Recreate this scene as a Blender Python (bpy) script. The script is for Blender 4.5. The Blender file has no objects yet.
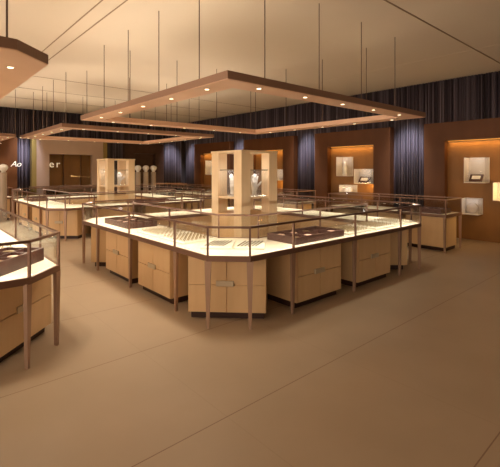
import bpy, bmesh, math, random
from mathutils import Vector, Matrix
random.seed(7)
S = bpy.context.scene
COL = S.collection
PI = math.pi

# ------------------------------------------------------------------ materials
def mat(name, col, rough=0.5, metal=0.0, emit=None, estr=0.0, var=0.0, vscale=(1, 1, 1), col2=None, nscale=4.0, bump=0.0, spec=0.5):
    m = bpy.data.materials.new(name); m.use_nodes = True
    nt = m.node_tree; b = nt.nodes['Principled BSDF']
    b.inputs['Base Color'].default_value = (*col, 1)
    b.inputs['Roughness'].default_value = rough
    b.inputs['Metallic'].default_value = metal
    b.inputs['Specular IOR Level'].default_value = spec
    if emit:
        b.inputs['Emission Color'].default_value = (*emit, 1)
        b.inputs['Emission Strength'].default_value = estr
    if col2 or bump:
        tc = nt.nodes.new('ShaderNodeTexCoord'); mp = nt.nodes.new('ShaderNodeMapping')
        mp.inputs['Scale'].default_value = vscale
        nz = nt.nodes.new('ShaderNodeTexNoise'); nz.inputs['Scale'].default_value = nscale
        nz.inputs['Detail'].default_value = 4
        nt.links.new(tc.outputs['Object'], mp.inputs['Vector']); nt.links.new(mp.outputs['Vector'], nz.inputs['Vector'])
        if col2:
            r = nt.nodes.new('ShaderNodeValToRGB')
            r.color_ramp.elements[0].position = 0.35; r.color_ramp.elements[1].position = 0.65
            r.color_ramp.elements[0].color = (*col, 1); r.color_ramp.elements[1].color = (*col2, 1)
            nt.links.new(nz.outputs['Fac'], r.inputs['Fac']); nt.links.new(r.outputs['Color'], b.inputs['Base Color'])
        if bump:
            bp = nt.nodes.new('ShaderNodeBump'); bp.inputs['Strength'].default_value = bump
            nt.links.new(nz.outputs['Fac'], bp.inputs['Height']); nt.links.new(bp.outputs['Normal'], b.inputs['Normal'])
    return m

M = {}
M['maple'] = mat('maple_veneer', (.72, .48, .25), .38, col2=(.76, .52, .28), vscale=(2, 2, .35), nscale=5)
M['tower'] = mat('pale_maple', (.80, .60, .37), .4, col2=(.84, .64, .41), vscale=(2, 2, .3), nscale=5)
M['kick'] = mat('dark_plinth', (.045, .016, .010), .5)
M['bronze'] = mat('dark_bronze', (.19, .10, .068), .35, .45)
M['leg'] = mat('bronze_brown_leg', (.42, .27, .19), .38, .35)
M['rim'] = mat('bronze_rim', (.22, .12, .08), .4, .4)
M['deck'] = mat('cream_display_fabric', (.86, .80, .66), .8, col2=(.82, .75, .60), nscale=30)
M['pad'] = mat('white_leatherette', (.82, .80, .70), .6)
M['padgroove'] = mat('ivory_slot', (.55, .50, .38), .8)
M['gold'] = mat('gold_metal', (.28, .19, .08), .35, .5)
M['silver'] = mat('silver_metal', (.26, .22, .17), .35, .5)
M['plate'] = mat('brushed_plate', (.62, .52, .38), .35, .5)
M['traywood'] = mat('dark_wenge', (.06, .022, .017), .4, col2=(.085, .034, .027), vscale=(1, 8, 1), nscale=6)
M['traylining'] = mat('tray_lining', (.07, .032, .025), .8)
M['cushion'] = mat('blush_cushion', (.75, .52, .42), .8)
M['white'] = mat('white_plaster', (.82, .78, .72), .55)
M['canopy'] = mat('copper_wood_canopy', (.70, .43, .29), .42, col2=(.74, .47, .32), vscale=(1, 1, 1), nscale=1.5)
M['fascia'] = mat('brown_fascia', (.30, .17, .11), .45, .1)
M['rod'] = mat('brown_rod', (.12, .07, .045), .5, .3)
M['lamp'] = mat('lamp_glow', (1, .9, .7), .5, emit=(1, .82, .55), estr=4)
M['lamprim'] = mat('lamp_rim', (.45, .28, .18), .4, .4)
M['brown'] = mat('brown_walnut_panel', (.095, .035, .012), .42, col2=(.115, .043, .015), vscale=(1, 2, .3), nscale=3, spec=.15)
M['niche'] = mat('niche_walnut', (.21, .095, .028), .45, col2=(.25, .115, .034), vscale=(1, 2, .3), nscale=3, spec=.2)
M['darkwood'] = mat('dark_walnut', (.045, .020, .012), .5, col2=(.06, .027, .016), spec=.2)
M['strip'] = mat('amber_strip', (1, .5, .1), .5, emit=(1, .42, .08), estr=.5)
M['beige'] = mat('beige_portal', (.40, .27, .19), .6, col2=(.43, .29, .21), nscale=2)
M['olive'] = mat('olive_brass', (.26, .18, .05), .4, .3)
M['letter'] = mat('cream_letter', (.85, .80, .70), .5, emit=(1, .85, .6), estr=.25)
M['boxback'] = mat('cream_box_lining', (.66, .60, .56), .7)
M['boxside'] = mat('tan_box_side', (.30, .16, .09), .6)
M['disc'] = mat('taupe_disc', (.50, .42, .36), .6)
M['post'] = mat('pedestal_cream', (.42, .33, .25), .5)

def glass_mat(name, k, tint=(1, 1, 1)):
    m = bpy.data.materials.new(name); m.use_nodes = True
    nt = m.node_tree; nt.nodes.clear()
    o = nt.nodes.new('ShaderNodeOutputMaterial'); mx = nt.nodes.new('ShaderNodeMixShader')
    t = nt.nodes.new('ShaderNodeBsdfTransparent'); g = nt.nodes.new('ShaderNodeBsdfGlossy')
    t.inputs['Color'].default_value = (*tint, 1); g.inputs['Roughness'].default_value = 0.02
    f = nt.nodes.new('ShaderNodeFresnel'); f.inputs['IOR'].default_value = 1.45
    mu = nt.nodes.new('ShaderNodeMath'); mu.operation = 'MULTIPLY'; mu.inputs[1].default_value = k
    nt.links.new(f.outputs[0], mu.inputs[0]); nt.links.new(mu.outputs[0], mx.inputs[0])
    nt.links.new(t.outputs[0], mx.inputs[1]); nt.links.new(g.outputs[0], mx.inputs[2])
    nt.links.new(mx.outputs[0], o.inputs['Surface'])
    return m
M['glass'] = glass_mat('case_glass', .25, (.985, .985, .975))
M['glasstop'] = glass_mat('case_top_glass', .06, (.985, .985, .975))

def painted_sheen(name):
    m = glass_mat(name, .12); nt = m.node_tree
    o = [n for n in nt.nodes if n.type == 'OUTPUT_MATERIAL'][0]; src = o.inputs['Surface'].links[0].from_socket
    d = nt.nodes.new('ShaderNodeBsdfDiffuse'); d.inputs['Color'].default_value = (.75, .75, .78, 1)  # pale diffuse mixed in stands for the grey reflection on the panes
    mx = nt.nodes.new('ShaderNodeMixShader'); mx.inputs[0].default_value = .06
    nt.links.new(src, mx.inputs[1]); nt.links.new(d.outputs[0], mx.inputs[2]); nt.links.new(mx.outputs[0], o.inputs['Surface'])
    return m
M['sheenglass'] = painted_sheen('tower_glass')

def floor_mat():
    m = bpy.data.materials.new('large_stone_tile'); m.use_nodes = True
    nt = m.node_tree; b = nt.nodes['Principled BSDF']; N = nt.nodes.new; L = nt.links.new
    tc = N('ShaderNodeTexCoord'); sp = N('ShaderNodeSeparateXYZ'); L(tc.outputs['Object'], sp.inputs[0])
    def line(out, period, off, width):
        a = N('ShaderNodeMath'); a.operation = 'SUBTRACT'; L(out, a.inputs[0]); a.inputs[1].default_value = off
        d = N('ShaderNodeMath'); d.operation = 'DIVIDE'; L(a.outputs[0], d.inputs[0]); d.inputs[1].default_value = period
        f = N('ShaderNodeMath'); f.operation = 'FRACT'; L(d.outputs[0], f.inputs[0])
        s = N('ShaderNodeMath'); s.operation = 'SUBTRACT'; L(f.outputs[0], s.inputs[0]); s.inputs[1].default_value = .5
        ab = N('ShaderNodeMath'); ab.operation = 'ABSOLUTE'; L(s.outputs[0], ab.inputs[0])
        g = N('ShaderNodeMath'); g.operation = 'GREATER_THAN'; L(ab.outputs[0], g.inputs[0]); g.inputs[1].default_value = .5 - width / period / 2
        return g.outputs[0]
    ly = line(sp.outputs['Y'], 1.22, 2.005, .008)
    lx = line(sp.outputs['X'], 1.22, .35, .004)
    nz = N('ShaderNodeTexNoise'); nz.inputs['Scale'].default_value = 1.3; nz.inputs['Detail'].default_value = 6
    L(tc.outputs['Object'], nz.inputs['Vector'])
    r = N('ShaderNodeValToRGB'); L(nz.outputs['Fac'], r.inputs['Fac'])
    r.color_ramp.elements[0].position = .3; r.color_ramp.elements[1].position = .7
    r.color_ramp.elements[0].color = (.37, .275, .185, 1); r.color_ramp.elements[1].color = (.41, .305, .208, 1)
    m1 = N('ShaderNodeMix'); m1.data_type = 'RGBA'; L(lx, m1.inputs['Factor'])
    L(r.outputs['Color'], m1.inputs['A']); m1.inputs['B'].default_value = (.34, .25, .165, 1)
    m2 = N('ShaderNodeMix'); m2.data_type = 'RGBA'; L(ly, m2.inputs['Factor'])
    L(m1.outputs['Result'], m2.inputs['A']); m2.inputs['B'].default_value = (.23, .14, .09, 1)
    L(m2.outputs['Result'], b.inputs['Base Color'])
    b.inputs['Roughness'].default_value = .42
    b.inputs['Specular IOR Level'].default_value = .35
    return m
M['floor'] = floor_mat()
M['ceiling'] = mat('warm_ceiling_plaster', (.66, .56, .44), .85, col2=(.68, .58, .46), nscale=.6)
M['wall'] = mat('dark_wall', (.05, .035, .03), .8)
M['slot'] = mat('ceiling_slot', (.26, .17, .10), .7)

def curtain_mat():
    m = bpy.data.materials.new('string_curtain'); m.use_nodes = True
    nt = m.node_tree; b = nt.nodes['Principled BSDF']; N = nt.nodes.new; L = nt.links.new
    tc = N('ShaderNodeTexCoord'); mp = N('ShaderNodeMapping'); mp.inputs['Scale'].default_value = (9, 9, .04)
    nz = N('ShaderNodeTexNoise'); nz.inputs['Scale'].default_value = 1.6; nz.inputs['Detail'].default_value = 3
    L(tc.outputs['Object'], mp.inputs['Vector']); L(mp.outputs['Vector'], nz.inputs['Vector'])
    r = N('ShaderNodeValToRGB'); L(nz.outputs['Fac'], r.inputs['Fac'])
    e = r.color_ramp.elements
    e[0].position = .36; e[0].color = (.026, .018, .024, 1)
    e[1].position = .66; e[1].color = (.17, .135, .155, 1)
    e.new(.5).color = (.058, .042, .052, 1)
    L(r.outputs['Color'], b.inputs['Base Color']); b.inputs['Roughness'].default_value = .6
    return m
M['curtain'] = curtain_mat()

# ------------------------------------------------------------------ mesh helpers
def finish(bm):
    bmesh.ops.recalc_face_normals(bm, faces=bm.faces)
def add_box(bm, c, s, rz=0.0, bev=0.0, rx=0.0):
    r = bmesh.ops.create_cube(bm, size=1)
    vs = r['verts']
    mt = Matrix.Translation(c) @ Matrix.Rotation(rz, 4, 'Z') @ Matrix.Rotation(rx, 4, 'X') @ Matrix.Diagonal((s[0], s[1], s[2], 1))
    bmesh.ops.transform(bm, matrix=mt, verts=vs)
    if bev:
        es = list({e for v in vs for e in v.link_edges})
        bmesh.ops.bevel(bm, geom=es, offset=bev, segments=2, affect='EDGES', profile=.5)
def add_cyl(bm, c, r1, r2, h, seg=16, rot=None):     # c = base centre
    mt = Matrix.Translation(c) @ (rot or Matrix.Identity(4)) @ Matrix.Translation((0, 0, h / 2))
    bmesh.ops.create_cone(bm, cap_ends=True, segments=seg, radius1=r1, radius2=r2, depth=h, matrix=mt)
def add_lathe(bm, prof, seg=20, c=(0, 0, 0)):
    rings = []
    for r, z in prof:
        rings.append([bm.verts.new((c[0] + r * math.cos(2 * PI * k / seg), c[1] + r * math.sin(2 * PI * k / seg), c[2] + z)) for k in range(seg)])
    for a, b in zip(rings, rings[1:]):
        for k in range(seg):
            bm.faces.new((a[k], a[(k + 1) % seg], b[(k + 1) % seg], b[k]))
    bm.faces.new(list(reversed(rings[0]))); bm.faces.new(rings[-1])
def offset(poly, d):            # inward offset of a convex CCW polygon
    n = len(poly); out = []
    for i in range(n):
        p0 = Vector(poly[i - 1]); p1 = Vector(poly[i]); p2 = Vector(poly[(i + 1) % n])
        d1 = (p1 - p0).normalized(); d2 = (p2 - p1).normalized()
        n1 = Vector((-d1.y, d1.x)); n2 = Vector((-d2.y, d2.x))
        b = (n1 + n2); b = b / (b.length_squared / 2) if b.length else n1
        out.append(tuple(p1 + b * d))
    return out
def ring_slab(bm, outer, inner, z0, z1):
    edges = []
    for poly in ([outer, inner] if inner else [outer]):
        vs = [bm.verts.new((x, y, z0)) for x, y in poly]
        edges += [bm.edges.new((vs[i], vs[(i + 1) % len(vs)])) for i in range(len(vs))]
    r = bmesh.ops.triangle_fill(bm, use_beauty=True, use_dissolve=False, edges=edges)
    fs = [g for g in r['geom'] if isinstance(g, bmesh.types.BMFace)]
    e = bmesh.ops.extrude_face_region(bm, geom=fs)
    bmesh.ops.translate(bm, vec=(0, 0, z1 - z0), verts=[g for g in e['geom'] if isinstance(g, bmesh.types.BMVert)])
def obj(name, bm, m, parent=None, loc=(0, 0, 0), rz=0.0, smooth=False):
    finish(bm)
    me = bpy.data.meshes.new(name); bm.to_mesh(me); bm.free()
    me.materials.append(m)
    if smooth:
        for p in me.polygons: p.use_smooth = True
    o = bpy.data.objects.new(name, me); COL.objects.link(o)
    o.location = loc; o.rotation_euler = (0, 0, rz)
    if parent: o.parent = parent
    return o
def NB(): return bmesh.new()
def box_obj(name, c, s, m, parent=None, rz=0, bev=0, loc=(0, 0, 0), orz=0):
    b = NB(); add_box(b, c, s, rz, bev); return obj(name, b, m, parent, loc, orz)
def thing(name, label, cat, loc=(0, 0, 0), rz=0.0, group=None):
    o = bpy.data.objects.new(name, None); COL.objects.link(o)
    o.empty_display_size = .1
    o.location = loc; o.rotation_euler = (0, 0, rz); o['label'] = label; o['category'] = cat
    if group: o['group'] = group
    return o
def tag(o, label, cat, group=None):
    o['label'] = label; o['category'] = cat
    if group: o['group'] = group
    return o
def struct(name, c, s, m):
    o = box_obj(name, (0, 0, 0), s, m, loc=c); o['kind'] = 'structure'; return o
def dup(root, loc, rz, label, group=None):
    r = root.copy(); COL.objects.link(r); r.location = loc; r.rotation_euler = (0, 0, rz); r['label'] = label
    if group: r['group'] = group
    for ch in list(root.children):
        c = ch.copy(); COL.objects.link(c); c.parent = r
        for g in list(ch.children):
            d = g.copy(); COL.objects.link(d); d.parent = c
    return r

# ------------------------------------------------------------------ setting
CEIL = 3.80
fl = box_obj('floor', (2, 7, -.05), (16, 18, .1), M['floor']); fl['kind'] = 'structure'
ce = box_obj('ceiling', (2, 7, CEIL + .05), (16, 18, .1), M['ceiling']); ce['kind'] = 'structure'
struct('wall_right', (10.0, 7, CEIL / 2), (.1, 18, CEIL), M['wall'])
struct('wall_back', (2, 16.0, CEIL / 2), (16, .1, CEIL), M['wall'])
n = 1
for (x0, x1, y0, y1) in [(1.912, 1.930, -1, 15.6), (2.152, 2.170, -1, 15.6), (7.79, 7.805, -1, 15.6)]:
    struct('trim_%d' % n, ((x0 + x1) / 2, (y0 + y1) / 2, CEIL - .002), (x1 - x0, y1 - y0, .004), M['slot' if n < 3 else 'ceiling']); n += 1
for y, w in [(2.65, .022), (10.23, .02), (11.9, .02), (13.6, .02)]:
    struct('trim_%d' % n, (2, y, CEIL - .003), (15.8, w, .006), M['slot']); n += 1

# ------------------------------------------------------------------ curtains
def curtain(axis, a0, a1, fixed, label):
    bm = NB(); t = 0.0; pts = []
    rnd = random.Random(int((a0 + 50) * 100))
    x = a0
    while x < a1:
        w = rnd.uniform(.045, .085); d = rnd.uniform(.022, .045)
        for k in range(4):
            pts.append((x + w * k / 4, d * math.sin(PI * 2 * k / 4)))
        x += w
    pts = [p for p in pts if p[0] <= a1]
    prev = None
    for p, d in pts:
        co = [((p - (a0 + a1) / 2, d) if axis == 'x' else (d, p - (a0 + a1) / 2))]
        vb = bm.verts.new((co[0][0], co[0][1], 0.01)); vt = bm.verts.new((co[0][0], co[0][1], CEIL - .012))
        if prev: bm.faces.new((prev[0], vb, vt, prev[1]))
        prev = (vb, vt)
    c = (a0 + a1) / 2
    o = obj('string_curtain', bm, M['curtain'], None, (c, fixed, 0) if axis == 'x' else (fixed, c, 0), smooth=True)
    s = o.modifiers.new('t', 'SOLIDIFY'); s.thickness = .006
    tag(o, label, 'curtain', 'dark string curtains lining the walls')
XR = 9.875; YB = 15.875
curtain('y', .6, 3.15, XR, 'dark string curtain above the nearest brown wall panel at the right edge')
curtain('y', 3.16, 6.57, XR, 'string curtain lit bluish between the two nearest brown panels on the right')
curtain('y', 6.58, 9.98, XR, 'string curtain lit bluish right of the tall wooden tower, between two brown panels')
curtain('y', 9.99, 13.3, XR, 'dark string curtain mostly hidden behind the tall front wooden tower')
curtain('y', 13.31, 15.72, XR, 'string curtain in the far corner, right of the three pedestals')
curtain('x', -2.5, 2.2, YB, 'dark string curtain above the orange panel at the left edge')
curtain('x', 2.21, 3.9, YB, 'bluish lit string curtain strip between orange panel and beige portal')
curtain('x', 3.91, 6.5, YB, 'dark string curtain above the beige portal with letters')
curtain('x', 6.51, 9.72, YB, 'string curtain on back wall behind the three pedestals, bluish near the corner')

# ------------------------------------------------------------------ niche wall panels
def niche_panel(loc, rz, W, label, H=2.73, nw=1.55, nh=2.30, strips=True):
    wood = M['brown'] if strips else M['darkwood']
    # local: face looks along -y, width along x, depth .2 behind y=0
    t = thing('niche_panel', label, 'wall panel', loc, rz, 'brown wall panels with glowing niches')
    bw = (W - nw) / 2
    b = NB()
    add_box(b, (-(nw + bw) / 2, .1, H / 2), (bw, .2, H)); add_box(b, ((nw + bw) / 2, .1, H / 2), (bw, .2, H))
    add_box(b, (0, .1, (H + nh) / 2), (nw, .2, H - nh))
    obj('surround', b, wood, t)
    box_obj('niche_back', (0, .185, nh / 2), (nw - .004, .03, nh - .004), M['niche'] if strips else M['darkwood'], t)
    if strips:
        box_obj('light_strip', (0, .165, nh - .012), (nw - .03, .010, .018), M['strip'], t)
        l = bpy.data.lights.new('niche_glow', 'AREA'); l.shape = 'RECTANGLE'; l.size = nw - .1; l.size_y = .05
        l.energy = 7; l.color = (1, .60, .20)
        lo = bpy.data.objects.new('niche_glow', l); COL.objects.link(lo)
        lo.matrix_world = Matrix.Translation(loc) @ Matrix.Rotation(rz, 4, 'Z') @ Matrix.Translation((0, .09, nh - .03))
        l2 = bpy.data.lights.new('niche_glow', 'AREA'); l2.shape = 'RECTANGLE'; l2.size = .05; l2.size_y = nh - .2
        l2.energy = 20; l2.color = (1, .60, .20)
        l3 = bpy.data.objects.new('niche_glow', l2); COL.objects.link(l3)
        l3.matrix_world = Matrix.Translation(loc) @ Matrix.Rotation(rz, 4, 'Z') @ Matrix.Translation((nw / 2 - .03, .10, nh / 2)) @ Matrix.Rotation(PI / 2, 4, 'Y')
    return t
# right wall: local +y -> world +x, so rz=-90: local x -> world -y
for yc, lab in [(3.145, 'nearest brown wall panel at right edge with orange-lit niche'),
                (6.575, 'brown wall panel with orange-lit niche above the wall counters, second from the right edge'),
                (9.985, 'brown wall panel right behind the tall front wooden tower'),
                (13.35, 'farthest brown wall panel on the right wall, left of the tall front tower')]:
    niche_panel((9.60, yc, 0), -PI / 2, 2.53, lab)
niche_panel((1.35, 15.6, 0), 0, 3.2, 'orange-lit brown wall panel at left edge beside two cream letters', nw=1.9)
niche_panel((7.75, 15.6, 0), 0, 1.8, 'dark brown recessed wall panel behind the three pedestals', nw=1.0, strips=False)

# beige portal
t = thing('shop_portal', 'beige portal with dark brown opening and olive jambs on the back wall', 'portal', (4.72, 15.5, 0))
b = NB()
add_box(b, (-.98, .1, 1.42), (.42, .2, 2.84)); add_box(b, (.98, .1, 1.42), (.56 - .14, .2, 2.84)); add_box(b, (0, .1, 2.51), (1.54, .2, .66)); add_box(b, (0, .1, .48), (1.54, .2, .96))
obj('surround', b, M['beige'], t)
box_obj('jamb', (-1.27, .1, 1.42), (.15, .24, 2.84), M['olive'], t)
box_obj('jamb', (1.27, .1, 1.42), (.15, .24, 2.84), M['olive'], t)
box_obj('recess_back', (0, .22, 1.57), (1.54, .03, 1.24), M['niche'], t)
box_obj('glass_pane', (0, .06, 1.57), (1.53, .008, 1.22), M['glass'], t)
b = NB(); add_box(b, (-.25, .15, 1.57), (.03, .08, 1.22)); add_box(b, (.38, .15, 1.57), (.03, .08, 1.22)); obj('mullion', b, M['brown'], t)

def letters(txts, label, loc, size):
    t = thing('wall_lettering', label, 'sign', loc)
    x = 0
    for ch, dx, sh in txts:
        cu = bpy.data.curves.new('letter', 'FONT'); cu.body = ch; cu.size = size; cu.extrude = .012; cu.shear = sh
        tmp = bpy.data.objects.new('letter', cu); COL.objects.link(tmp)
        bpy.context.view_layer.update()
        me = bpy.data.meshes.new_from_object(tmp.evaluated_get(bpy.context.evaluated_depsgraph_get()))
        bpy.data.objects.remove(tmp)
        me.materials.clear(); me.materials.append(M['letter'])
        o = bpy.data.objects.new('letter', me); COL.objects.link(o); o.parent = t
        o.location = (x, 0, 0); o.rotation_euler = (PI / 2, 0, 0); x += dx
letters([('A', .17, .3), ('o', .1, .3)], 'cream letters A and o on the back wall at the left edge', (2.72, 15.46, 1.72), .27)
letters([('e', .23, 0), ('r', .1, 0)], 'cream letters e and r at the left of the beige portal opening', (3.93, 15.46, 1.70), .36)

# ------------------------------------------------------------------ display cases
RT = 1.035; DK = .73
def chamfered(s, c):
    return [(s - c, -s), (s, -s + c), (s, s - c), (s - c, s), (-s + c, s), (-s, s - c), (-s, -s + c), (-s + c, -s)]
leg_cache = {}
def leg_mesh():
    if 'l' in leg_cache: return leg_cache['l']
    b = NB()
    # tapered two-sided leg: wide plate plus rib
    def taper(cx, cy, w0, d0, w1, d1, z0, z1):
        v = [b.verts.new((cx + sx * w / 2, cy + sy * d / 2, z)) for (w, d, z) in ((w0, d0, z0), (w1, d1, z1)) for sx, sy in ((-1, -1), (1, -1), (1, 1), (-1, 1))]
        for f in ((0, 3, 2, 1), (4, 5, 6, 7), (0, 1, 5, 4), (1, 2, 6, 5), (2, 3, 7, 6), (3, 0, 4, 7)): b.faces.new([v[i] for i in f])
    taper(0, 0, .026, .020, .068, .028, 0, .685)
    taper(0, .018, .012, .016, .020, .030, 0, .685)
    finish(b)
    me = bpy.data.meshes.new('leg'); b.to_mesh(me); b.free(); me.materials.append(M['leg']); leg_cache['l'] = me
    b = NB(); add_box(b, (0, 0, (RT + DK) / 2 - .01), (.020, .020, RT - DK - .02)); finish(b)
    me = bpy.data.meshes.new('post'); b.to_mesh(me); b.free(); me.materials.append(M['bronze']); leg_cache['p'] = me
    return leg_cache['l']
leg_mesh()
def inst(name, me, parent, loc, rz):
    o = bpy.data.objects.new(name, me); COL.objects.link(o); o.parent = parent; o.location = loc; o.rotation_euler = (0, 0, rz)
    return o
def perimeter_parts(t, poly, extra, inner=False, legs=True, glass=True):
    """posts, legs and panes round a polygon; extra(i) -> fractional stops on edge i"""
    ins = offset(poly, .014 if not inner else -.014)
    stops = []
    n = len(poly)
    for i in range(n):
        p = Vector(ins[i]); q = Vector(ins[(i + 1) % n]); d = (q - p); ang = math.atan2(d.y, d.x)
        fr = [0.0] + extra(i, d.length)
        for k, f in enumerate(fr):
            a = ang
            if f == 0.0:
                pp = Vector(ins[i - 1]); dd = (p - pp); a = ang if dd.length > d.length else math.atan2(dd.y, dd.x)
                if d.length < dd.length: a = ang
            stops.append((p + d * f, a))
    for pos, a in stops:
        inst('post', leg_cache['p'], t, (pos.x, pos.y, 0), a)
        if legs:
            nrm = Vector((-math.sin(a), math.cos(a))) * .012
            inst('leg', leg_cache['l'], t, (pos.x + nrm.x, pos.y + nrm.y, 0), a)
    if glass:
        for i in range(len(stops)):
            p = stops[i][0]; q = stops[(i + 1) % len(stops)][0]; d = q - p; L = d.length - .03
            c = (p + q) / 2
            box_obj('glass_pane', (0, 0, 0), (L, .006, RT - DK - .05), M['glass'], t, loc=(c.x, c.y, (RT + DK) / 2 - .005), orz=math.atan2(d.y, d.x))
def lamp_strip(w, L, c, rz, tilt, energy, col=(1, .88, .68)):
    l = bpy.data.lights.new('case_light', 'AREA'); l.shape = 'RECTANGLE'; l.size = L; l.size_y = .03; l.energy = energy; l.color = col
    o = bpy.data.objects.new('case_light', l); COL.objects.link(o)
    o.matrix_world = Matrix.Translation(c) @ Matrix.Rotation(rz, 4, 'Z') @ Matrix.Rotation(tilt, 4, 'X')
def island(loc, label, energy=16, sides=(0, 1, 2, 3), ins='full'):
    s = 2.16; ch = .31; w = .75; si = s - w
    t = thing('display_counter', label, 'display counter', loc, 0, 'square ring-shaped glass jewellery counters')
    outer = chamfered(s, ch)
    inner = [(-si + .35, -si), (si, -si), (si, si), (-si, si), (-si, -si + .35)]
    b = NB(); ring_slab(b, offset(outer, .022), offset(inner, -.002), DK - .03, DK); obj('deck', b, M['deck'], t)
    b = NB(); ring_slab(b, outer, offset(outer, .024), DK - .05, DK + .006); obj('outer_rim', b, M['rim'], t)
    b = NB(); ring_slab(b, offset(inner, -.004), offset(inner, .016), DK - .05, DK + .006); obj('inner_rim', b, M['rim'], t)
    b = NB(); ring_slab(b, offset(inner, -.02), offset(inner, .005), .0, DK - .052); obj('inner_panel', b, M['maple'], t)
    b = NB(); ring_slab(b, outer, offset(outer, .026), RT - .022, RT); obj('outer_rail', b, M['bronze'], t)
    b = NB(); ring_slab(b, offset(inner, -.026), inner, RT - .022, RT); obj('inner_rail', b, M['bronze'], t)
    b = NB(); ring_slab(b, offset(outer, .027), offset(inner, -.027), RT - .014, RT - .008); obj('glass_top', b, M['glasstop'], t)
    def ex(i, L):
        return [] if L < 1 else [(L / 2 - 1.2) / L, .5, (L / 2 + 1.2) / L]
    perimeter_parts(t, outer, ex)
    perimeter_parts(t, inner, lambda i, L: [] if L < 1 else [.5], inner=True, legs=False)
    for k in sides:
        a = k * PI / 2          # 0: -y side, 1: +x, 2: +y, 3: -x
        c = Matrix.Rotation(a, 4, 'Z') @ Vector((0, -s + .06, RT - .026))
        lamp_strip(0, 3.7, (loc[0] + c.x, loc[1] + c.y, c.z), a, math.radians(38), energy)
    return t
I1 = (4.44, 5.09, 0); I2 = (4.56, 11.52, 0); I3 = (-1.09, 5.69, 0)
island(I1, 'large square glass-topped jewellery counter in the centre, bronze legs')
island(I2, 'square glass-topped jewellery counter behind the central one at left', energy=14)
island(I3, 'glass-topped jewellery counter at the left edge in the foreground', sides=(0, 1), energy=16)

# cabinets
def make_cabinet(w, depth, loc, rz, label, drawers=False):
    # local: front faces -y, front face at y=0, origin on the floor
    t = thing('storage_cabinet', label, 'cabinet', loc, rz, 'pale wood storage cabinets under the counters')
    H0 = .075; H1 = .672
    box_obj('body', (0, depth / 2 + .012, (H0 + H1) / 2), (w, depth, H1 - H0), M['maple'], t)
    box_obj('plinth', (0, depth / 2 + .03, H0 / 2), (w - .05, depth - .05, H0), M['kick'], t)
    mid = H0 + (H1 - H0) * .5
    if drawers:
        for z0, z1 in ((H0, mid), (mid, H1)):
            box_obj('drawer', (0, .005, (z0 + z1) / 2), (w - .01, .016, z1 - z0 - .012), M['maple'], t)
    else:
        for sx in (-1, 1):
            b = NB()
            for z0, z1 in ((H0, mid), (mid, H1)):
                add_box(b, (sx * w / 4, .005, (z0 + z1) / 2), (w / 2 - .010, .016, z1 - z0 - .010))
            obj('door', b, M['maple'], t)
        box_obj('lock_plate', (-.02, -.010, mid + .015), (.19, .016, .058), M['plate'], t, bev=.004)
    return t
protos = {}
def cab(w, depth, loc, rz, label, drawers=False):
    k = (w, depth, drawers)
    if k in protos: return dup(protos[k], loc, rz, label)
    protos[k] = make_cabinet(w, depth, loc, rz, label, drawers); return protos[k]
def side_cab(I, side, along, label, w=.84, setb=.07, depth=.5):
    a = side * PI / 2
    v = Matrix.Rotation(a, 4, 'Z') @ Vector((along, -2.16 + setb, 0))
    cab(w, depth, (I[0] + v.x, I[1] + v.y, 0), a, label)
def corner_cab(I, k, label):        # k=0: corner (-,-), 1: (+,-), 3:(-,+)
    a = -PI / 4 + k * PI / 2
    v = Matrix.Rotation(a, 4, 'Z') @ Vector(((-.05, .10, 0, 0)[k], -2.575, 0))
    cab(.84, .40, (I[0] + v.x, I[1] + v.y, 0), a, label)
side_cab(I1, 0, -.66, 'pale cabinet under the central counter, right-hand side, nearest the front corner')
side_cab(I1, 0, .57, 'pale cabinet under the central counter, right-hand side, below the ring pads')
side_cab(I1, 3, .58, 'pale cabinet under the central counter, left side, second from far left end')
# side 3 runs along -y: local x=+ -> world -y
side_cab(I1, 3, -.54, 'pale cabinet under the central counter, left side, below the dark tray')
corner_cab(I1, 0, 'pale corner cabinet at the front of the central counter with silver lock plate')
corner_cab(I1, 1, 'pale corner cabinet under the right end of the central counter')
corner_cab(I1, 3, 'pale corner cabinet under the far left end of the central counter')
side_cab(I1, 1, .66, 'cabinet on the hidden far right side of the central counter')
side_cab(I2, 0, -.66, 'pale cabinet under the second counter, right of its front corner')
side_cab(I2, 0, .57, 'pale cabinet under the second counter, behind the central counter')
side_cab(I2, 3, .66, 'pale cabinet under the second counter, left side, nearer one')
side_cab(I2, 3, -.55, 'pale cabinet under the second counter, left side, farther one')
corner_cab(I2, 0, 'pale corner cabinet at the front of the second counter, left of the centre')
corner_cab(I2, 3, 'pale corner cabinet at the far left end of the second counter')
side_cab(I3, 1, -.55, 'pale cabinet under the left edge counter, along its aisle side')
corner_cab(I3, 1, 'pale corner cabinet of the foreground counter at the left edge')

# straight wall counters
def wall_case(loc, rz, L, D, label, bays=3, energy=4):
    t = thing('display_counter', label, 'display counter', loc, rz, 'straight glass counters along the walls')
    outer = [(-L / 2, -D / 2), (L / 2, -D / 2), (L / 2, D / 2), (-L / 2, D / 2)]
    b = NB(); ring_slab(b, offset(outer, .022), None, DK - .03, DK); obj('deck', b, M['deck'], t)
    b = NB(); ring_slab(b, outer, offset(outer, .024), DK - .05, DK + .006); obj('outer_rim', b, M['rim'], t)
    b = NB(); ring_slab(b, outer, offset(outer, .022), RT - .02, RT); obj('outer_rail', b, M['rim'], t)
    b = NB(); ring_slab(b, offset(outer, .023), None, RT - .014, RT - .008); obj('glass_top', b, M['glasstop'], t)
    perimeter_parts(t, outer, lambda i, LL: [] if LL < 1 else [k / bays for k in range(1, bays)])
    lamp_strip(0, L - .2, tuple((Matrix.Translation(loc) @ Matrix.Rotation(rz, 4, 'Z') @ Vector((0, -D / 2 + .05, RT - .026)))), rz, math.radians(35), energy)
    return t
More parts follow.
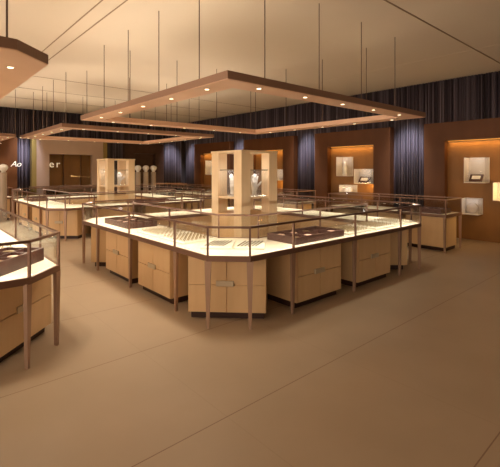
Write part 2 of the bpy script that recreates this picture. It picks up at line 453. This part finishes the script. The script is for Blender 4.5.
YW = [(4.55, 2.8, 'straight glass counter along the right wall, nearest, with drawers'),
      (8.35, 2.8, 'straight glass counter along the right wall, middle, right of the wooden tower'),
      (12.1, 2.8, 'straight glass counter along the right wall, farthest, left of the wooden tower')]
for k, (yc, L, lab) in enumerate(YW):
    wall_case((8.18, yc, 0), -PI / 2, L, .78, lab)
    for j, dy in enumerate((-.93, 0, .93)):
        nm = ['nearest', 'middle', 'farthest'][j]
        cab(.80, .55, (7.90, yc + dy, 0), -PI / 2, '%s pale drawer cabinet under the %s counter on the right wall' % (nm, ['nearest', 'middle', 'farthest'][k]), True)
for k, (xc, lab) in enumerate([(1.2, 'straight glass counter along the back wall below the orange panel'),
                 (4.6, 'straight glass counter along the back wall below the beige portal')]):
    wall_case((xc, 14.75, 0), 0, 2.8, .7, lab)
    for j, dx in enumerate((-.93, 0, .93)):
        cab(.80, .5, (xc + dx, 14.47, 0), 0, 'pale drawer cabinet, %s under the back wall counter below the %s' % (['leftmost', 'middle', 'rightmost'][j], ['orange panel', 'beige portal'][k]), True)
wall_case((8.15, 14.75, 0), 0, 1.9, .7, 'straight glass counter in the far corner right of the pedestals', bays=2)

# ------------------------------------------------------------------ jewellery
RINGS = [0]
def ring_mesh():
    b = NB(); R = .013; r = .0035; n1 = 10; n2 = 5; rows = []
    for i in range(n1):
        a = 2 * PI * i / n1
        rows.append([b.verts.new(((R + r * math.cos(2 * PI * j / n2)) * math.cos(a), r * math.sin(2 * PI * j / n2) * 1.3, R + (R + r * math.cos(2 * PI * j / n2)) * math.sin(a))) for j in range(n2)])
    for i in range(n1):
        for j in range(n2):
            b.faces.new((rows[i][j], rows[(i + 1) % n1][j], rows[(i + 1) % n1][(j + 1) % n2], rows[i][(j + 1) % n2]))
    bmesh.ops.create_icosphere(b, subdivisions=1, radius=.007, matrix=Matrix.Translation((0, 0, .030)))
    finish(b); me = bpy.data.meshes.new('ring'); b.to_mesh(me); b.free(); me.materials.append(M['gold']); return me
RM = ring_mesh()
def ring_pad(I, lx, ly, rz, w, d, nx, ny, where):
    a = 0
    X = I[0] + lx; Y = I[1] + ly
    t = thing('ring_pad', 'white slotted ring pad ' + where, 'ring pad', (X, Y, DK), rz, 'white ring pads in the counters')
    b = NB(); add_box(b, (0, 0, .011), (w, d, .022), bev=.004); obj('pad', b, M['pad'], t)
    b = NB()
    for j in range(ny): add_box(b, (0, (j + .5) / ny * (d - .04) - (d - .04) / 2, .0225), (w - .05, .008, .003))
    obj('slots', b, M['padgroove'], t)
    for j in range(ny):
        for i in range(nx):
            if RINGS[0] >= 296: return
            RINGS[0] += 1
            px = (i + .5) / nx * (w - .06) - (w - .06) / 2; py = (j + .5) / ny * (d - .04) - (d - .04) / 2
            o = bpy.data.objects.new('ring', RM); COL.objects.link(o)
            o.location = (X + px * math.cos(rz) - py * math.sin(rz), Y + px * math.sin(rz) + py * math.cos(rz), DK + .020)
            o.rotation_euler = (0, 0, rz)
            tag(o, 'small gold ring in the white pad ' + where, 'ring', 'rings in white pads')
ring_pad(I1, -1.76, -.87, 0, .52, .56, 8, 7, 'left on the central counter, nearer the front')
ring_pad(I1, -1.76, -.25, 0, .52, .56, 8, 7, 'left on the central counter beside the tray')
ring_pad(I1, .30, -1.78, 0, .56, .50, 8, 7, 'right on the central counter beside the tray')
ring_pad(I1, .98, -1.78, 0, .56, .50, 8, 7, 'right on the central counter, middle one')
ring_pad(I1, 1.66, -1.72, 0, .50, .46, 6, 6, 'at the right end of the central counter')
ring_pad(I3, 1.77, -.75, 0, .50, .56, 6, 6, 'in the left foreground counter, nearer one')
ring_pad(I3, 1.77, -.05, 0, .50, .56, 6, 4, 'in the left foreground counter, farther pad')
ring_pad(I2, -1.76, -.6, 0, .5, .6, 3, 5, 'on the left side of the second counter')

# bracelet pads at front corner
def bracelet_mesh():
    b = NB()
    for k in range(22):
        bmesh.ops.create_icosphere(b, subdivisions=1, radius=.0068, matrix=Matrix.Translation((0, -.1575 + k * .015, .0055)))
    finish(b); me = bpy.data.meshes.new('bracelet'); b.to_mesh(me); b.free(); me.materials.append(M['silver']); return me
BM = bracelet_mesh()
def bracelet_pad(I, lx, ly, rz, w, d, where, n=6):
    X = I[0] + lx; Y = I[1] + ly
    t = thing('bracelet_pad', 'white flat pad of bracelets ' + where, 'jewellery pad', (X, Y, DK), rz, 'bracelet pads at the front corner')
    b = NB(); add_box(b, (0, 0, .011), (w, d, .022), bev=.004); obj('pad', b, M['pad'], t)
    for i in range(n):
        px = ((i + .5) / n - .5) * (w - .10)
        o = bpy.data.objects.new('bracelet', BM); COL.objects.link(o)
        o.location = (X + px * math.cos(rz), Y + px * math.sin(rz), DK + .022); o.rotation_euler = (0, 0, rz - .22)
        tag(o, 'thin silver bracelet on the pad ' + where, 'bracelet', 'bracelets on the front corner pads')
d45 = -PI / 4
bracelet_pad(I1, -1.72, -1.46, d45, .34, .46, 'at the central counter corner, left one')
bracelet_pad(I1, -1.46, -1.72, d45, .34, .46, 'at the central counter corner, right one')

# trays
def tray(X, Y, rz, w, d, nx, ny, label, z=DK, h=.085, pieces=True, where=''):
    t = thing('jewellery_tray', label, 'tray', (X, Y, z), rz, 'dark wooden jewellery trays')
    b = NB()
    for sx in (-1, 1): add_box(b, (sx * (w / 2 - .008), 0, h / 2), (.016, d, h))
    for sy in (-1, 1): add_box(b, (0, sy * (d / 2 - .008), h / 2), (w - .032, .016, h))
    obj('tray_sides', b, M['traywood'], t)
    box_obj('tray_lining', (0, 0, .002 + (h - .045) / 2), (w - .034, d - .034, h - .045), M['traylining'], t)
    b = NB()
    for i in range(1, nx): add_box(b, (-w / 2 + w * i / nx, 0, h - .024), (.010, d - .036, .040))
    for j in range(1, ny): add_box(b, (0, -d / 2 + d * j / ny, h - .025), (w - .036, .010, .038))
    obj('dividers', b, M['traywood'], t)
    if not pieces: return t
    k = 0
    for i in range(nx):
        for j in range(ny):
            k += 1
            if (i * 7 + j * 3) % 5 == 4: continue
            px = -w / 2 + w * (i + .5) / nx; py = -d / 2 + d * (j + .5) / ny
            loc = (X + px * math.cos(rz) - py * math.sin(rz), Y + px * math.sin(rz) + py * math.cos(rz), z + h - .0425)
            b = NB(); add_lathe(b, [(.010, 0), (.046, .002), (.055, .014), (.046, .026), (.012, .030)], 16)
            o = obj('jewel_cushion', b, M['gold'] if (k % 5 == 1) else M['cushion'], None, loc, rz, smooth=True)
            tag(o, ('small gold dish' if k % 5 == 1 else 'small blush cushion') + ' in the dark tray ' + where, 'cushion', 'small pieces in the trays')
    return t
tray(I1[0] - .57, I1[1] - 1.80, 0, .94, .48, 4, 2, 'dark wooden jewellery tray on the right side of the central counter', where='on the right side of the central counter')
tray(I1[0] - 1.74, I1[1] + .86, 0, .48, .88, 2, 4, 'dark wooden jewellery tray on the left side of the central counter', where='on the left side of the central counter')
tray(.66, 4.08, PI / 4, .62, .38, 3, 2, 'dark wooden jewellery tray in the left foreground counter', where='in the left foreground counter', h=.12)
tray(8.15, 3.75, 0, .5, .9, 2, 3, 'dark tray on the nearest wall counter at right', where='on the nearest wall counter at right')
tray(8.15, 7.6, 0, .5, 1.0, 2, 4, 'dark tray on the middle wall counter, nearer one', where='on the middle wall counter, nearer')
tray(8.15, 8.9, 0, .5, 1.0, 2, 4, 'dark tray on the middle wall counter, farther one', where='on the middle wall counter, farther')
tray(I2[0] + .3, I2[1] - 1.8, 0, .9, .45, 3, 2, 'dark tray on the second counter behind the central one', where='on the second counter')
tray(I2[0] - 1.75, I2[1] + .9, 0, .45, .8, 2, 3, 'dark tray on the far left part of the second counter', where='on the second counter, far left')

# ------------------------------------------------------------------ towers with hand displays
def hand_display(loc, rz, label, first=[None]):
    if first[0]: return dup(first[0], loc, rz, label)
    t = thing('hand_display', label, 'hand display', loc, rz, 'white hand-shaped jewellery displays')
    t.scale = (1.35, 1.35, 1.15)
    V = []; E = []; R = []
    def chain(pts, par):
        for p, r in pts:
            V.append(p); R.append(r); E.append((par, len(V) - 1)); par = len(V) - 1
    V.append((0, 0, .085)); R.append((.034, .024))
    chain([((0, 0, .045), (.030, .024)), ((0, 0, .0), (.040, .034))], 0)
    chain([((0, 0, .13), (.048, .026)), ((0, 0, .18), (.056, .024))], 0)
    base = len(V) - 1
    # palm to fingers
    for x, h, lean in ((-.040, .085, -.16), (-.014, .105, -.04), (.014, .100, .05), (.040, .075, .18)):
        chain([((x, 0, .205), (.016, .015)), ((x + lean * .04, -.004, .205 + h * .5), (.0125, .012)), ((x + lean * .08, -.014, .205 + h), (.009, .009))], base)
    chain([((.060, -.008, .135), (.018, .017)), ((.088, -.018, .165), (.014, .014)), ((.104, -.026, .200), (.010, .010))], 3)
    me = bpy.data.meshes.new('hand'); me.from_pydata(V, E, []); me.materials.append(M['white'])
    o = bpy.data.objects.new('hand', me); COL.objects.link(o); o.parent = t; o.location = (0, 0, .02)
    sk = o.modifiers.new('skin', 'SKIN'); sk.use_smooth_shade = True
    for i, v in enumerate(me.skin_vertices[0].data): v.radius = R[i]; v.use_root = (i == 0)
    sb = o.modifiers.new('sub', 'SUBSURF'); sb.levels = 1; sb.render_levels = 1
    b = NB(); add_lathe(b, [(.06, 0), (.06, .012), (.045, .022)], 20); obj('base', b, M['white'], t, smooth=False)
    first[0] = t
    return t
def tower(loc, label):
    s = .80; pw = .19; H = 1.885
    t = thing('display_tower', label, 'display tower', loc, 0, 'pale wood display towers in the counters')
    for sx in (-1, 1):
        for sy in (-1, 1):
            box_obj('pillar', (sx * (s - pw) / 2, sy * (s - pw) / 2, H / 2), (pw, pw, H), M['tower'], t, bev=.002)
    box_obj('top_panel', (0, 0, H + .0175), (s + .02, s + .02, .033), M['tower'], t, bev=.003)
    g = s - 2 * pw
    b = NB()
    add_box(b, (0, 0, 1.145), (g - .004, s - .04, .03)); add_box(b, (-(g / 2 + pw / 2), 0, 1.145), (pw - .02, g, .03)); add_box(b, ((g / 2 + pw / 2), 0, 1.145), (pw - .02, g, .03))
    obj('shelf', b, M['tower'], t)
    for sg in (-1, 1):
        box_obj('glazing_bar', (0, sg * (s / 2 - .04), 1.60), (g, .012, .014), M['silver'], t)
        box_obj('glazing_bar', (sg * (s / 2 - .04), 0, 1.60), (.012, g, .014), M['silver'], t)
    for sg in (-1, 1):
        box_obj('glass_pane', (0, sg * (s / 2 - .04), 1.38), (g - .004, .006, .43), M['sheenglass'], t)
        box_obj('glass_pane', (sg * (s / 2 - .04), 0, 1.38), (.006, g - .004, .43), M['sheenglass'], t)
    b = NB()
    box = [(0, 0)]
    add_box(b, (0, 0, .44), (g - .004, s - .04, .88)); add_box(b, (-(g / 2 + pw / 2), 0, .44), (pw - .02, g - .004, .88)); add_box(b, ((g / 2 + pw / 2), 0, .44), (pw - .02, g - .004, .88))
    obj('base_panel', b, M['maple'], t)
    return t
TW1 = (4.39, 5.13, 0); TW2 = (4.62, 11.15, 0)
tower(TW1, 'tall pale wood display tower with four pillars in the central counter')
tower(TW2, 'pale wood display tower with four pillars in the second counter')
for T, w in ((TW1, 'central'), (TW2, 'second')):
    hand_display((T[0] - .26, T[1], 1.16), -PI / 2 - .2, 'white hand display behind the left glass of the %s tower' % w)
    hand_display((T[0], T[1] - .26, 1.16), .1, 'white hand display behind the right glass of the %s tower' % w)
    for p in ((T[0] - .02, T[1] - .34, 1.56), (T[0] - .34, T[1] - .02, 1.56)):
        l = bpy.data.lights.new('tower_light', 'POINT'); l.energy = 1.3; l.color = (1, .95, .9); l.shadow_soft_size = .06
        o = bpy.data.objects.new('tower_light', l); COL.objects.link(o); o.location = p

# pedestals
def pedestal(loc, label, H=1.52, first=[None]):
    if first[0]: return dup(first[0], loc, 0, label)
    t = thing('neck_pedestal', label, 'pedestal', loc, 0, 'tall round pedestals with white heads')
    b = NB(); add_lathe(b, [(.14, 0), (.14, .03), (.098, .04), (.095, H), (.088, H + .004)], 20); obj('column', b, M['post'], t, smooth=False)
    b = NB(); add_lathe(b, [(.055, 0), (.060, .04), (.10, .09), (.128, .15), (.120, .20), (.075, .245), (.02, .258)], 20)
    obj('head', b, M['white'], t, (0, 0, H), smooth=True)
    first[0] = t; return t
def at_px(px, Y):
    u = (px - 250) / 392; d = Y / (.75 - .661 * u); return d * (.661 + .75 * u)
pedestal((at_px(3.5, 14.1), 14.1, 0), 'tall pedestal with round white head at the left edge')
for px, w in ((138, 'left one of three beside the second tower'), (146, 'middle one of three beside the second tower'), (153.5, 'right one of three beside the second tower')):
    pedestal((at_px(px, 14.15), 14.15, 0), 'tall pedestal with white head, ' + w)

# ------------------------------------------------------------------ wall showcases in niches
def wall_box(Y, z0, z1, w, label, content, split=True):
    # mounted on niche back (x = 9.77), sticks out to -x
    dpt = .30; h = z1 - z0
    t = thing('wall_showcase', label, 'showcase', (9.768, Y, z0), -PI / 2, 'glass showcases in the wall niches')
    # local front -y
    box_obj('back_panel', (0, -.012, h / 2), (w, .02, h), M['boxback'], t)
    box_obj('base_panel', (0, -dpt / 2 - .011, .008), (w, dpt - .022, .016), M['boxback'], t)
    box_obj('side_panel', (-w / 2 + .006, -dpt / 2 - .011, h / 2 + .008), (.010, dpt - .022, h - .018), M['boxback'], t)
    b = NB()
    add_box(b, (0, -dpt + .004, h / 2 + .008), (w - .002, .006, h - .018)); add_box(b, (w / 2 - .004, -dpt / 2, h / 2 + .008), (.006, dpt - .04, h - .018)); add_box(b, (0, -dpt / 2 - .01, h - .004), (w, dpt - .03, .006))
    obj('glass_cover', b, M['glass'], t)
    l = bpy.data.lights.new('showcase_light', 'POINT'); l.energy = .5; l.color = (.95, .95, 1); l.shadow_soft_size = .03
    o = bpy.data.objects.new('showcase_light', l); COL.objects.link(o); o.location = (9.768 - .2, Y, z1 - .05)
    if content == 'tray':
        k = thing('bracelet_stand', 'dark tilted bracelet stand in ' + label, 'stand', (9.768 - .17, Y, z0 + .018), -PI / 2)
        b = NB(); add_box(b, (0, 0, .095), (w * .62, .022, .19), rx=-.7); obj('stand_frame', b, M['traywood'], k)
        b = NB(); add_box(b, (0, -.013, .106), (w * .40, .012, .09), rx=-.7); obj('pillow', b, M['white'], k)
    elif content == 'disc':
        b = NB(); add_cyl(b, (0, 0, 0), min(w, h) * .34, min(w, h) * .34, .03, 24, Matrix.Rotation(PI / 2, 4, 'X'))
        o = obj('necklace_disc', b, M['disc'], None, (9.768 - .10, Y, z0 + .018 + min(w, h) * .34), -PI / 2); tag(o, 'round disc in ' + label, 'disc')
    elif content == 'bust':
        b = NB(); add_lathe(b, [(.07, 0), (.08, .02), (.06, .10), (.085, .22), (.05, .30), (.028, .34), (.028, .42)], 18)
        for v in b.verts: v.co.y *= .6
        o = obj('necklace_bust', b, M['white'], None, (9.768 - .14, Y, z0 + .018), -PI / 2, smooth=True); tag(o, 'white necklace bust in ' + label, 'bust')
    elif content == 'pair':
        for q, s in (('left', .07), ('right', -.07)):
            b = NB(); add_box(b, (0, 0, .06), (.11, .03, .12), bev=.004, rx=-.25)
            o = obj('earring_card', b, M['white'], None, (9.768 - .14, Y + s, z0 + .018), -PI / 2); tag(o, q + ' white earring card in ' + label, 'card')
wall_box(3.23, 1.31, 1.88, .43, 'the tall glass showcase on the nearest brown panel', 'tray')
wall_box(2.64, .94, 1.33, .45, 'the low wide glass showcase at the right edge', 'bust0')
wall_box(3.33, .60, .96, .36, 'the lowest glass showcase on the nearest brown panel', 'disc')
wall_box(6.74, 1.42, 1.98, .38, 'the tall glass showcase upper left in the second niche', 'bust')
wall_box(6.07, 1.22, 1.63, .52, 'the wide glass showcase in the second niche', 'tray')
wall_box(6.62, .95, 1.17, .42, 'the small low glass showcase in the second niche', 'pair')
wall_box(9.45, 1.25, 1.62, .42, 'the glass showcase just right of the tall wooden tower', 'bust0')
wall_box(13.35, 1.40, 2.0, .45, 'the far glass showcase left of the tall wooden tower', 'bust')

# ------------------------------------------------------------------ canopies
def canopy(cx, cy, s, w, label, ch=0.0, z0=2.48, z1=2.56, side_lamps=(0, 1, 2, 3), lamp_e=(30, 30, 30, 30), up=(10, 10, 10, 10), start=-1.57, rods=True):
    t = thing('hanging_canopy', label, 'canopy', (cx, cy, z0), 0, 'square copper coloured canopies hung from the ceiling')
    h = s / 2
    outer = chamfered(h, ch) if ch else [(-h, -h), (h, -h), (h, h), (-h, h)]
    inner = [(-h + w, -h + w), (h - w, -h + w), (h - w, h - w), (-h + w, h - w)]
    b = NB(); ring_slab(b, outer, inner, 0, z1 - z0); obj('frame', b, M['canopy'], t)
    b = NB(); ring_slab(b, offset(outer, -.004), offset(outer, 0.001), .006, z1 - z0 + .003); obj('fascia', b, M['fascia'], t)
    for k in range(4):
        R = Matrix.Rotation(k * PI / 2, 4, 'Z')
        for i in range(5):
            p = R @ Vector((start + .76 * i if k == 0 else -(start + .76 * i), -h + .13 if w < .4 else -h + .22, 0))
            if k == 1: p = Vector((h - (.13 if w < .4 else .22), start + .76 * i, 0))
            if k == 3: p = Vector((-h + .13, start + .76 * i, 0))
            b = NB(); add_cyl(b, (0, 0, -.004), .032, .032, .006, 16); d = obj('downlight', b, M['lamprim'], t, (p.x, p.y, 0))
            b = NB(); add_cyl(b, (0, 0, -.006), .024, .024, .004, 16); obj('lamp', b, M['lamp'], d)
            if k in side_lamps and i in (0, 2, 4):
                l = bpy.data.lights.new('downlight', 'SPOT'); l.energy = lamp_e[k]; l.color = (1, .84, .64); l.spot_size = math.radians(125); l.spot_blend = .9; l.shadow_soft_size = .10
                o = bpy.data.objects.new('downlight', l); COL.objects.link(o); o.location = (cx + p.x, cy + p.y, z0 - .02)
        if rods:
            for q in (-1.32, -.33, .66, 1.65):
                if k == 0: p = Vector((q, -h + .3, 0))
                elif k == 1: p = Vector((h - .3, q + .15, 0))
                elif k == 2: p = Vector((q, h - .3, 0))
                else: p = Vector((-h + .3, q + .15, 0))
                b = NB(); add_cyl(b, (0, 0, 0), .006, .006, CEIL - z1, 6); obj('rod', b, M['rod'], t, (p.x, p.y, z1 - z0))
        if ch and k == 0:
            b = NB(); add_cyl(b, (0, 0, 0), .008, .008, CEIL - z1, 6); obj('rod', b, M['rod'], t, (1.78, -1.97, z1 - z0))
        if up:
            l = bpy.data.lights.new('ceiling_fill', 'AREA'); l.shape = 'RECTANGLE'; l.size = s - .6; l.size_y = w * .6; l.energy = up[k]; l.color = (1, .86, .68)  # fill light added above the canopy to brighten the ceiling, no fitting modelled
            c = R @ Vector((0, -h + w / 2, 0))
            o = bpy.data.objects.new('ceiling_fill', l); COL.objects.link(o)
            o.matrix_world = Matrix.Translation((cx + c.x, cy + c.y, z1 + .02)) @ R @ Matrix.Rotation(PI, 4, 'X')
    return t
canopy(4.44, 5.08, 4.2, .30, 'square ring canopy hung over the central counter', lamp_e=(3, 12, 34, 80), up=(3, 1, 14, 26))
canopy(4.35, 10.52, 3.85, .30, 'square ring canopy hung over the second counter', up=(16, 14, 14, 16), start=-1.45)
canopy(-1.2, 5.4, 4.2, .45, 'canopy with cut corner at the top left edge over the foreground counter', ch=.28, start=-1.53, lamp_e=(6, 80, 60, 20), up=(2, 9, 18, 12))
canopy(.62, 13.55, 3.2, .30, 'canopy end at the left edge in front of the orange wall panel', up=(10, 10, 10, 10), start=-1.3)

# ------------------------------------------------------------------ cool curtain washers
def spot(loc, target, e, col, size=60, soft=.15, blend=1.0):
    l = bpy.data.lights.new('wall_washer', 'SPOT'); l.energy = e; l.color = col; l.spot_size = math.radians(size); l.spot_blend = blend; l.shadow_soft_size = soft
    o = bpy.data.objects.new('wall_washer', l); COL.objects.link(o); o.location = loc
    o.rotation_euler = (Vector(target) - Vector(loc)).to_track_quat('-Z', 'Y').to_euler()
cool = (.78, .82, 1)
for y in (4.86, 8.28, 11.67): spot((8.9, y, 3.7), (9.85, y, 1.5), 600, cool, 44)
spot((8.9, 15.1, 3.7), (9.85, 15.1, 1.5), 600, cool, 44)
spot((9.1, 14.9, 3.7), (9.1, 15.84, 1.5), 600, cool, 44)
spot((3.15, 14.8, 3.7), (3.15, 15.84, 1.5), 600, cool, 44)
spot((4.7, 13.9, 3.7), (4.7, 15.5, 2.2), 16, (1, .8, .6), 70)

# ------------------------------------------------------------------ world, camera
w = bpy.data.worlds.new('world'); S.world = w; w.use_nodes = True
nt = w.node_tree; bg = nt.nodes['Background']
tc = nt.nodes.new('ShaderNodeTexCoord'); dp = nt.nodes.new('ShaderNodeVectorMath'); dp.operation = 'DOT_PRODUCT'; r = nt.nodes.new('ShaderNodeMapRange')
nt.links.new(tc.outputs['Generated'], dp.inputs[0]); dp.inputs[1].default_value = (-.93, .36, 0)
nt.links.new(dp.outputs['Value'], r.inputs['Value'])
r.inputs['From Min'].default_value = .25; r.inputs['From Max'].default_value = 1
r.inputs['To Min'].default_value = .03; r.inputs['To Max'].default_value = 5.0
nt.links.new(r.outputs['Result'], bg.inputs['Strength'])
bg.inputs['Color'].default_value = (1, .80, .61, 1)

cam = bpy.data.cameras.new('camera'); co = bpy.data.objects.new('camera', cam); COL.objects.link(co)
co.location = (0, 0, 1.6); co.rotation_euler = (PI / 2, 0, -math.radians(41.4))
cam.sensor_width = 36; cam.lens = 36 * 392 / 500; cam.shift_y = -(233.5 - 170) / 500
cam.clip_start = .05; cam.clip_end = 100
S.camera = co
S.view_settings.view_transform = 'Standard'; S.view_settings.look = 'None'; S.view_settings.gamma = 1; S.view_settings.use_curve_mapping = False
S.view_settings.exposure = -.12
